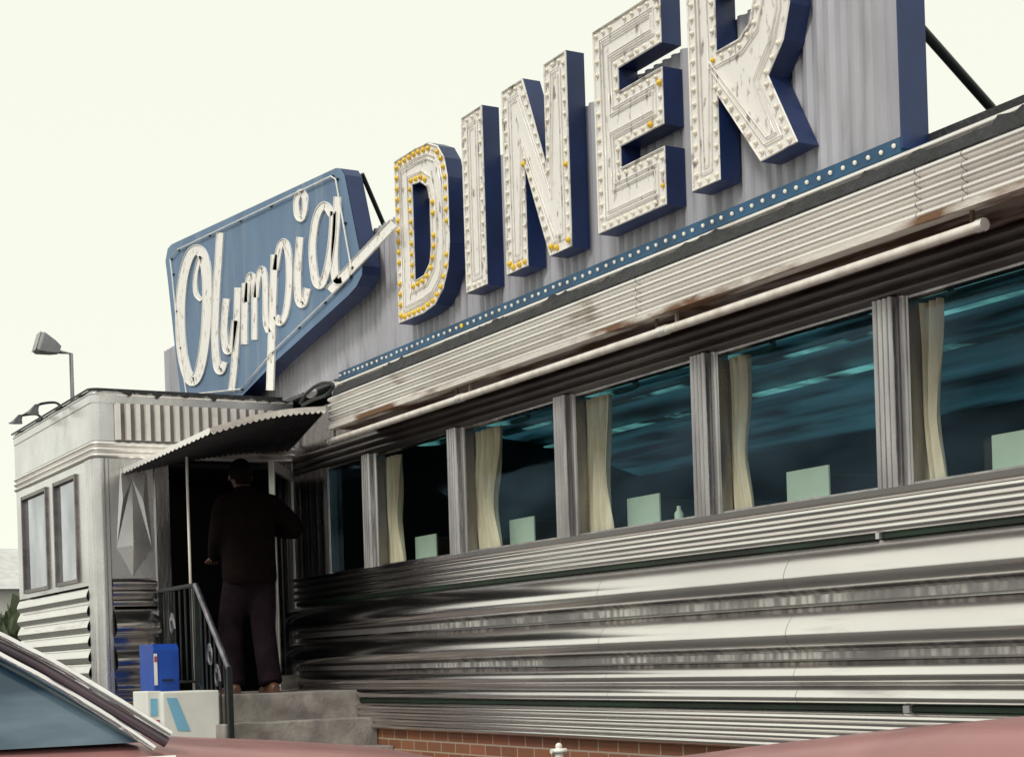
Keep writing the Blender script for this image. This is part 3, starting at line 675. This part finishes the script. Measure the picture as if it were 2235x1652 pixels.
for xx,za_,zb_ in ((xs0+.02,ZF,z1),(xb,ZF,z1),(pb.x,pb.z-.95,pb.z+.02)):
    MB().box(xx-.018,xx+.018,yr-.018,yr+.018,max(0,za_-.2),zb_).build('post',M['iron'],rl)
n=7
for i in range(1,n):
    xx=xs0+(xb-xs0)*i/n; MB().tube([(xx,yr,ZF+.1),(xx,yr,z1)],.008,5).build('baluster',M['iron'],rl)
for i in range(1,n):
    t=i/n; xx=xb+(pb.x-xb)*t; MB().tube([(xx,yr,ZF+.1+(pb.z-.55-ZF-.1)*t),(xx,yr,z1+(pb.z-z1)*t)],.008,5).build('baluster',M['iron'],rl)
for (cx,cz,sg_) in ((xs0+.35,ZF+.5,1),(xb+.3,ZF+.25,-1),(xb+.45,ZF+.1,1)):
    m=MB(); m.tube([(cx+sg_*.06*(1-k/30)*math.cos(k*.45),yr-.012,cz+.10*(1-k/34)*math.sin(k*.45)+k*.004) for k in range(28)],.008,5); m.build('scroll',M['worn_rail'],rl,60)
# ------------------------------------------------------------ newspaper boxes
pb0=hit(334,1405,0,-11.75); pb1=hit(391,1405,0,-11.75)
xc=-11.93; h=pb0.z
t=thing('newspaper_box',(xc,(pb0.y+pb1.y)/2,0),'tall bright blue newspaper box beside the entrance handrail','newspaper box')
m=MB(); m.loft([[Vector((xc-.17,y_,z_)) if s_==0 else Vector((xc+(.17 if z_<h-.03 else .14),y_,z_)) for s_,y_ in ((0,pb0.y),(1,pb0.y),(1,pb1.y),(0,pb1.y))] for z_ in (.55,h-.20,h-.04,h)]); m.build('cabinet',M['blue_box'],t,bevel=.006)
m=MB(); m.box(xc+.172,xc+.176,pb0.y+.04,pb1.y-.015,.62,h-.24); dd=m.build('door',M['blue_box'],t,bevel=.001)
m=MB(); m.box(xc+.177,xc+.190,pb0.y+.06,pb1.y-.05,h-.27,h-.258); m.build('handle',M['iron'],dd)
MB().box(xc+.171,xc+.176,pb0.y+.004,pb0.y+.028,h-.30,h-.07).build('side_card',M['white_box'],t)
MB().box(xc+.177,xc+.179,pb0.y+.006,pb0.y+.026,h-.13,h-.09).build('red_mark',M['red'],t)
yc0=(pb0.y+pb1.y)/2
MB().box(xc-.05,xc+.05,yc0-.05,yc0+.05,.03,.55).build('pedestal',M['white_box'],t)
MB().box(xc-.17,xc+.17,pb0.y,pb1.y,0,.03).build('base_plate',M['iron'],t)
pw0=hit(355,1510,0,-11.2); pw1=hit(478,1510,0,-11.2)
yc_=(pw0.y+pw1.y)/2
t=thing('newspaper_box',(-11.4,yc_,0),'low off-white newspaper box with a light blue diagonal stripe','newspaper box')
hh=pw0.z
b=MB().box(-11.62,-11.2,pw0.y,pw1.y,.35,hh).build('cabinet',M['white_box'],t,bevel=.008)
ql=lambda u,v:(-11.196,)+tuple(hit(u,v,0,-11.196))[1:]
MB().add([ql(363,1522),ql(386,1522),ql(416,1594),ql(388,1594)],[(0,1,2,3)]).build('blue_stripe',M['sky_stripe'],b)
MB().box(-11.5,-11.3,yc_-.1,yc_+.1,.03,.35).build('pedestal',M['iron'],t)
MB().box(-11.6,-11.2,yc_-.18,yc_+.18,0,.03).build('base_plate',M['iron'],t)
t=thing('newspaper_box',(-11.5,pw0.y-.08,0),'slim white newspaper box squeezed left of the striped one, with blue and red print','newspaper box')
yb0=hit(322,1530,0,-11.25).y; yb1=hit(353,1530,0,-11.25).y; zz=hit(335,1508,0,-11.25).z
MB().box(-11.6,-11.25,yb0,yb1,.2,zz).build('cabinet',M['white_box'],t,bevel=.006)
MB().box(-11.248,-11.245,yb0+.02,yb1-.02,zz-.24,zz-.20).build('red_mark',M['red'],t)
MB().box(-11.248,-11.245,yb0+.02,yb1-.03,zz-.17,zz-.05).build('blue_mark',M['sky_stripe'],t)
MB().box(-11.58,-11.27,yb0+.01,yb1-.01,0,.2).build('pedestal',M['iron'],t)
# ------------------------------------------------------------ lights on vestibule roof
pl=hit(155,772,0,-14.3); 
t=thing('flood_light',(pl.x,pl.y,zt),'floodlight on a thin pole rising behind the vestibule roof','flood light')
MB().tube([(pl.x,pl.y,zt),(pl.x,pl.y,pl.z),(pl.x,pl.y-.10,pl.z+.01)],.018,8).build('pole',M['spot'],t,60)
h1=hit(110,757,0,pl.x)
m=MB(); rings=[]
for k,(l,w2,h2) in enumerate(((-.12,.07,.075),(-.09,.085,.09),(.02,.055,.06),(.08,.03,.035))):
    c=Vector((pl.x,h1.y,h1.z))+Vector((0,l,-l*.3)); up=Vector((0,.3,.95)); sd=Vector((1,0,0))
    rings.append([c+sd*w2*a_+up*h2*b_ for a_,b_ in ((-1,-1),(1,-1),(1,1),(-1,1))])
m.loft(rings); hd=m.build('lamp_head',M['spot'],t,bevel=.01)
for i,(u0,v0,u1,v1) in enumerate(((122,889,72,908),(80,907,36,918))):
    a=hit(u0,v0,1,YQ-.02); b=hit(u1,v1,1,YQ-.22)
    t=thing('sign_light',(a.x,YQ,zt),('black gooseneck spotlight on the vestibule roof edge, nearer the corner','black gooseneck spotlight on the vestibule roof edge, at the far left')[i],'spotlight')
    c=smoothpts([(a.x+.05,YQ+.02,zt),(a.x,YQ-.02,zt+.055),(a.x-.15,YQ-.10,zt+.065),(b.x,YQ-.2,zt+.0)],6)
    MB().tube(c,.011,6).build('arm',M['iron'],t,60)
    e=c[-1]; m=MB(); m.loft([[Vector((e.x-l*.9+rr*math.cos(k*math.pi/5)*.8,e.y-l*.3+rr*math.sin(k*math.pi/5),e.z-l*.7)) for k in range(10)] for rr,l in ((.02,-.03),(.035,.02),(.06,.06))]); m.build('shade',M['spot'],t,50)
# ------------------------------------------------------------ cars
def car(loc,rot,sc,lab,paint,roofp,cab=0.0,side=True):
    t=thing('parked_car',(0,0,0),lab,'car')
    secs=[(2.30,.70,.42,.66),(2.24,.80,.34,.77),(2.05,.85,.28,.835),(1.7,.87,.25,.875),(1.3,.88,.25,.91),(.98,.88,.25,.945),(.5,.88,.25,.955),(-.5,.88,.25,.955),(-1.4,.88,.25,.96),(-1.8,.87,.26,.955),(-2.1,.85,.28,.93),(-2.24,.80,.34,.87),(-2.3,.72,.42,.75)]
    rings=[]
    for Y,w,zb_,zt_ in secs:
        h=[(-.9,0,0),(-.975,.3,0),(-1,.6,0),(-.985,.82,0),(-.95,.93,0),(-.86,.985,0),(-.6,1,.0),(-.3,1,.012),(0,1,.018)]
        L=[Vector((a*w,Y,zb_+(zt_-zb_)*b+c)) for a,b,c in h]
        rings.append(L+[Vector((-p.x,p.y,p.z)) for p in L[::-1][1:]])
    m=MB(); m.loft(rings); body=m.build('body',paint,t,45)
    c_=cab; rb=-1.72+min(0,cab*.4)
    m=MB(); m.loft([[Vector((sx*x,y,z)) for x,y,z in ((.79,.93+c_,.95),(.79,rb,.95))]+[Vector((sx*x,y,z)) for x,y,z in ((.62,-1.22+c_*.4,1.33),(.62,.42+c_,1.33))] for sx in (-1,1)]); m.build('glass',M['carglass'],t)
    rr=[]
    for Y,w,z in ((.50+c_,.60,1.315),(.40+c_,.63,1.34),(.1+c_,.645,1.355),(-.5+c_*.5,.645,1.36),(-1.0+c_*.4,.64,1.355),(-1.25+c_*.4,.62,1.33)):
        rr.append([Vector((a*w,Y,z+b)) for a,b in ((-1,-.03),(-1,-.008),(-.85,.006),(-.4,.018),(0,.022),(.4,.018),(.85,.006),(1,-.008),(1,-.03))])
    m=MB(); m.loft(rr); m.build('roof',roofp,t,45)
    for sx in (-1,1):
        pth=smoothpts([(sx*.805,1.00+c_,.945),(sx*.765,.81+c_,1.075),(sx*.70,.60+c_,1.22),(sx*.65,.38+c_,1.335)],5)
        MB().tube(pth,.018,8).build('pillar',M['pillar'],t,60)
        MB().tube([(sx*.80,-.40+c_*.5,.95),(sx*.645,-.38+c_*.5,1.34)],.03,8).build('pillar',M['pillar'],t,60)
        MB().tube([(sx*.80,rb-.08,.95),(sx*.63,-1.22+c_*.4,1.34)],.06,8).build('pillar',roofp,t,60)
        for dd_,rr_ in ((.022,.013),(-.020,.013)):
            q=smoothpts([(sx*(.82),.98+c_+dd_*1.3,.95+dd_),(sx*.785,.81+c_+dd_,1.075+dd_),(sx*.72,.59+c_+dd_,1.22+dd_),(sx*.668,.37+c_+dd_*.6,1.325+dd_),(sx*.665,.0+c_,1.34+dd_),(sx*.665,-1.1+c_*.4,1.33+dd_)],5)
            MB().tube(q,rr_,6).build('window_moulding',M['chrome'],t,60)
        if side: MB().tube([(sx*.885,1.0,.90),(sx*.885,-1.7,.90)],.010,6).build('belt_moulding',M['chrome'],t,60)
        MB().box(min(sx*.885,sx*.90),max(sx*.885,sx*.90),-.22,-.06,.80,.83).build('door_handle',M['chrome'],t)
        for Y in (1.42,-1.4):
            cx=sx*.80
            m=MB(); m.loft([[Vector((cx+dx_,Y+R*math.cos(k*math.pi/12),.32+R*math.sin(k*math.pi/12))) for k in range(24)] for dx_,R in ((-.09,.24),(-.095,.29),(-.07,.32),(.07,.32),(.095,.29),(.09,.24))]); w=m.build('wheel',M['rubber'],t,40)
            m=MB(); m.loft([[Vector((cx+dx_,Y+R*math.cos(k*math.pi/12),.32+R*math.sin(k*math.pi/12))) for k in range(24)] for dx_,R in ((sx*.092,.2),(sx*.10,.18),(sx*.085,.1),(sx*.10,.05))]); m.build('rim',M['chrome'],w,40)
        MB().box(min(sx*.45,sx*.7),max(sx*.45,sx*.7),2.27,2.31,.55,.68).build('headlight',M['lamp'],t,bevel=.01)
        MB().box(min(sx*.45,sx*.74),max(sx*.45,sx*.74),-2.31,-2.27,.58,.72).build('tail_light',M['red'],t,bevel=.01)
    for Y in (2.34,-2.34):
        MB().box(-.8,.8,Y-.05,Y+.05,.36,.48).build('bumper',M['chrome'],t,bevel=.03)
    MB().box(-.4,.4,2.29,2.315,.5,.68).build('grille',M['iron'],t)
    for sx in (-1,1): MB().tube([(sx*.1,.99+c_,.975),(sx*.1+.3,.93+c_,.985),(sx*.1+.52,.9+c_,1.0)],.008,5).build('wiper',M['iron'],t)
    t.location=loc; t.rotation_euler=(0,0,rot); t.scale=(sc,sc,sc)
    return t
car((-6.0,-4.46,0),0,1.02,'maroon sedan at lower left with chrome window trim, its nose pointing at the diner',M['paint'],M['paint_d'])
car((-1.76,-1.48,0),math.pi/2,1.085,'dusty red car of which only the hood shows in the lower right corner',M['paint'],M['paint'],cab=-.75,side=False)
# white post
wp=hit(1220,1638,0,-6.2)
t=thing('white_post',(wp.x,wp.y,0),'small knobbly white fitting poking up at the bottom edge before the brick base','post')
MB().tube([(wp.x,wp.y,0),(wp.x,wp.y,wp.z-.01)],.02,8).build('stem',M['white_box'],t,60)
m=MB(); m.ball((wp.x,wp.y,wp.z+.0),.028,10,8,(1.2,1.2,.5)); m.ball((wp.x,wp.y,wp.z+.02),.016,8,6); m.tube([(wp.x,wp.y-.04,wp.z),(wp.x,wp.y+.035,wp.z)],.011,8); m.build('cap',M['white_box'],t,60)
# ------------------------------------------------------------ background left
hl=thing('house',(-46,1,0),'distant pale house with a light roof past the left end of the vestibule','house')
MB().box(-50,-44,0,8,0,3.4).build('wall',M['house'],hl)
m=MB(); m.add([(-50.6,-1,3.4),(-43.4,-1,3.4),(-43.4,9,3.4),(-50.6,9,3.4),(-47,-1,4.7),(-47,9,4.7)],[(0,1,4),(1,2,5,4),(2,3,5),(3,0,4,5),(0,1,2,3)]); m.build('roof',M['roofm'],hl)
MB().box(-43.98,-43.94,1.5,2.5,1.4,2.6).build('window',M['carglass'],hl)
def leaves(n,fn,s0,s1):
    bt=MB()
    for i in range(n):
        c=Vector(fn()); s_=random.uniform(s0,s1)
        a=random.uniform(0,6.28); d1=Vector((math.cos(a),math.sin(a),random.uniform(-.5,.5)))*s_; d2=Vector((random.uniform(-.5,.5),random.uniform(-.5,.5),1))*s_
        bt.add([c-d1-d2,c+d1-d2,c+d1+d2*.7,c-d1*.6+d2],[(0,1,2,3)])
    return bt
def f1():
    if random.random()<.6:
        x=random.uniform(-95,50); y=-38+random.uniform(-2,2); h=2.8+1.0*math.sin(x*.21)+.8*math.sin(x*.53+1)
    else:
        x=-72+random.uniform(-2,2); y=random.uniform(-38,60); h=2.8+.8*math.sin(y*.3)
    return (x,y,random.uniform(0,1)**.8*h)
tag(leaves(3400,f1,.4,.9).build('reflection_trees',M['leaf'],origin=(-20,-38,0)),'low far-off green trees, the unseen street side added to darken reflections','trees',kind='stuff')  # long band across the street is out of view, added to darken metal reflections
def f2():
    y=random.uniform(-1,7); return (-36+random.uniform(-.8,.8),y,random.uniform(0,1)**.7*(2.7+.3*math.sin(y*2)))
tag(leaves(1600,f2,.1,.25).build('hedge',M['leaf'],origin=(-36,3,0)),'green hedge in front of the distant pale house at the left edge','hedge')
# ------------------------------------------------------------ person
bx=XE+.88; bp_=hit(553,1512,0,bx); by=bp_.y
def L3(r_,f_,z_): return Vector((bx-f_,by+r_*.94,ZF+z_))
def skin(name,verts,edges,rad,material,levels=2,parent=None):
    o0=Vector((bx,by,ZF))
    me=bpy.data.meshes.new(name+'_cage'); me.from_pydata([L3(*v)-o0 for v in verts],edges,[]); me.update()
    o=bpy.data.objects.new(name,me); COL.objects.link(o)
    sm=o.modifiers.new('skin','SKIN'); sm.use_smooth_shade=True
    sv=me.skin_vertices[0].data
    for i,r_ in enumerate(rad): sv[i].radius=(r_,r_)
    for i in range(len(rad)): sv[i].use_root=(i==0)
    ss=o.modifiers.new('sub','SUBSURF'); ss.levels=levels; ss.render_levels=levels
    dg=bpy.context.evaluated_depsgraph_get(); dg.update()
    nm=bpy.data.meshes.new_from_object(o.evaluated_get(dg)); o.modifiers.clear(); o.data=nm; nm.name=name
    nm.materials.clear(); nm.materials.append(material)
    for p in nm.polygons: p.use_smooth=True
    if parent: o.parent=parent
    else: o.location=o0
    ORIG[o.name]=o0
    return o
V=[];E=[];R_=[]
def jt(p,r_,par=None):
    V.append(p); R_.append(r_); i=len(V)-1
    if par is not None: E.append((par,i))
    return i
pel=jt((0,0,.94),.13)
sp=jt((0,.01,1.12),.12,pel); ch=jt((0,.0,1.33),.13,sp); nk0=jt((0,.03,1.46),.06,ch); nk=jt((0,.07,1.52),.052,nk0)
hd1=jt((0,.11,1.57),.075,nk); hd2=jt((0,.14,1.64),.088,hd1); hd3=jt((0,.15,1.70),.06,hd2)
LH=(-.17,.34,1.02); RH=(.225,.20,1.24)
for sx in (-1,1):
    hp=jt((sx*.10,0,.88),.095,pel)
    kn=jt((-.13,.10,.49) if sx<0 else (.09,-.02,.49),.06,hp)
    an=jt((-.15,.02,.10) if sx<0 else (.08,-.16,.10),.042,kn)
    ft=jt((-.16,.15,.045) if sx<0 else (.09,-.02,.045),.038,an)
    sh=jt((sx*.17,.01,1.42),.065,ch)
    el=jt((-.24,.04,1.15) if sx<0 else (.38,-.02,1.22),.043,sh)
    wr=jt((-.19,.26,1.02) if sx<0 else (.27,.14,1.22),.028,el)
    hnd=Vector(LH if sx<0 else RH); w0=Vector(V[wr]); dr_=(hnd-w0).normalized()
    pm=jt(tuple(w0+dr_*.06),.032,wr)
    side=Vector((0,0,1)).cross(dr_).normalized() if abs(dr_.z)<.8 else Vector((1,0,0))
    upv=dr_.cross(side).normalized()
    for k,(o_,ln) in enumerate(((-.03,.062),(-.01,.075),(.01,.07),(.03,.055))):
        k0=jt(tuple(w0+dr_*.095+side*o_),.0105,pm)
        k1=jt(tuple(w0+dr_*(.095+ln*.55)+side*o_*1.1-upv*.012),.009,k0)
        k2=jt(tuple(w0+dr_*(.095+ln*.8)+side*o_*1.1-upv*.038),.008,k1)
    t0=jt(tuple(w0+dr_*.05+side*.045-upv*.01),.011,pm); t1=jt(tuple(w0+dr_*.09+side*.062-upv*.03),.0095,t0)
body=skin('person',V,E,R_,M['skin'])
tag(body,'person in dark brown jacket and plum trousers seen from behind, holding the entrance door','person')
def fused(name,build,material,vox=.016,sm=6):
    m=MB(); build(m); o=m.build(name,material,body,80)
    r_=o.modifiers.new('r','REMESH'); r_.mode='VOXEL'; r_.voxel_size=vox; r_.use_smooth_shade=True
    s_=o.modifiers.new('s','SMOOTH'); s_.iterations=sm; s_.factor=.5
    dg=bpy.context.evaluated_depsgraph_get(); dg.update()
    nm=bpy.data.meshes.new_from_object(o.evaluated_get(dg)); o.modifiers.clear(); o.data=nm
    for p in nm.polygons: p.use_smooth=True
    return o
def ell(m,rows):
    m.loft([[L3(c+w*math.copysign(abs(math.cos(a))**.85,math.cos(a)),f+d*math.copysign(abs(math.sin(a))**.85,math.sin(a)),z) for a in [k*math.pi/12 for k in range(24)]] for c,w,d,f,z in rows])
def limb(m,pts,rs): 
    q=smoothpts(pts,5); n=len(pts)-1; rr=[]
    for i in range(len(q)):
        t=i/5; k=min(int(t),n-1); rr.append(rs[k]+(rs[k+1]-rs[k])*(t-k))
    m.tube([L3(*p) for p in q],rr,14)
def jk(m):
    ell(m,[(0,.205,.14,0,.80),(0,.22,.15,0,.86),(0,.215,.15,.01,1.0),(0,.215,.15,.01,1.15),(0,.22,.155,.0,1.30),(0,.215,.14,.0,1.40),(0,.16,.115,.01,1.47),(0,.085,.085,.04,1.51),(0,.075,.08,.06,1.545)])
    limb(m,[(-.13,.0,1.42),(-.20,.0,1.38),(-.245,.04,1.15),(-.195,.24,1.03)],[.07,.08,.066,.052])
    limb(m,[(.14,.0,1.42),(.21,-.01,1.39),(.39,-.03,1.22),(.275,.125,1.22)],[.07,.085,.07,.05])
fused('jacket',jk,M['jacket'])
def tr(m):
    ell(m,[(0,.195,.135,0,.80),(0,.185,.13,0,.90),(0,.17,.12,0,.98)])
    limb(m,[(-.09,0,.86),(-.12,.05,.66),(-.135,.10,.48),(-.15,.04,.25),(-.155,.02,.06)],[.115,.105,.092,.088,.09])
    limb(m,[(.09,0,.86),(.095,-.01,.66),(.09,-.03,.48),(.085,-.10,.25),(.085,-.16,.06)],[.115,.105,.092,.088,.09])
fused('trousers',tr,M['trouser'])
for (cx_,f_) in ((-.158,.06),(.09,-.12)):
    m=MB(); rings=[]
    for df,w,h in ((-.13,.028,.05),(-.11,.038,.075),(-.03,.042,.085),(.06,.048,.06),(.12,.045,.045),(.155,.022,.03)):
        rings.append([L3(cx_+w*a,f_+df,.0+h*b) for a,b in ((-1,0),(-1,.5),(-.7,.9),(0,1),(.7,.9),(1,.5),(1,0))])
    m.loft(rings); m.build('shoe',M['shoe'],body,50)
def hr(m): 
    m.ball(L3(0,.12,1.66),.102,16,12,(1.02,.86,1.0)); m.ball(L3(0,.075,1.59),.07,12,8,(.8,.95,.9))
fused('hair',hr,M['hair'],.012,2)
for sx in (-1,1):
    m=MB(); m.ball(L3(sx*.092,.13,1.615),.024,8,6,(.8,.4,1.1)); m.build('ear',M['skin'],body,60)
# ------------------------------------------------------------ world, sun, camera
w=bpy.data.worlds.new('World'); SC.world=w; w.use_nodes=True; nt=w.node_tree; N=nt.nodes; L=nt.links
bg=N['Background']; sk=N.new('ShaderNodeTexSky'); sk.sky_type='NISHITA'; sk.sun_disc=False
sd=Vector((.30,-.62,.72)).normalized(); el=math.asin(sd.z); az=math.atan2(sd.x,sd.y)
sk.sun_elevation=el; sk.sun_rotation=az
mx=N.new('ShaderNodeMix'); mx.data_type='RGBA'; mx.inputs[0].default_value=.9
L.new(sk.outputs[0],mx.inputs[6]); mx.inputs[7].default_value=(9.9,9.95,8.5,1)
L.new(mx.outputs[2],bg.inputs[0]); bg.inputs[1].default_value=.104
sl=bpy.data.lights.new('sun','SUN'); sl.energy=1.5; sl.angle=math.radians(14); sl.color=(1,.95,.90)
so=bpy.data.objects.new('sun',sl); COL.objects.link(so); so.rotation_euler=sd.to_track_quat('Z','Y').to_euler()
cam=bpy.data.cameras.new('camera'); co=bpy.data.objects.new('camera',cam); COL.objects.link(co)
cam.sensor_width=36; cam.sensor_fit='HORIZONTAL'; cam.lens=FPX/W*36; cam.clip_end=2000; cam.clip_start=.05
cam.shift_y=(PV-826)/W
mt=Matrix((( RR.x,UU.x,-F0.x,CP.x),(RR.y,UU.y,-F0.y,CP.y),(RR.z,UU.z,-F0.z,CP.z),(0,0,0,1)))
co.matrix_world=mt
SC.camera=co
SC.view_settings.view_transform='Standard'; SC.view_settings.look='None'; SC.view_settings.exposure=0
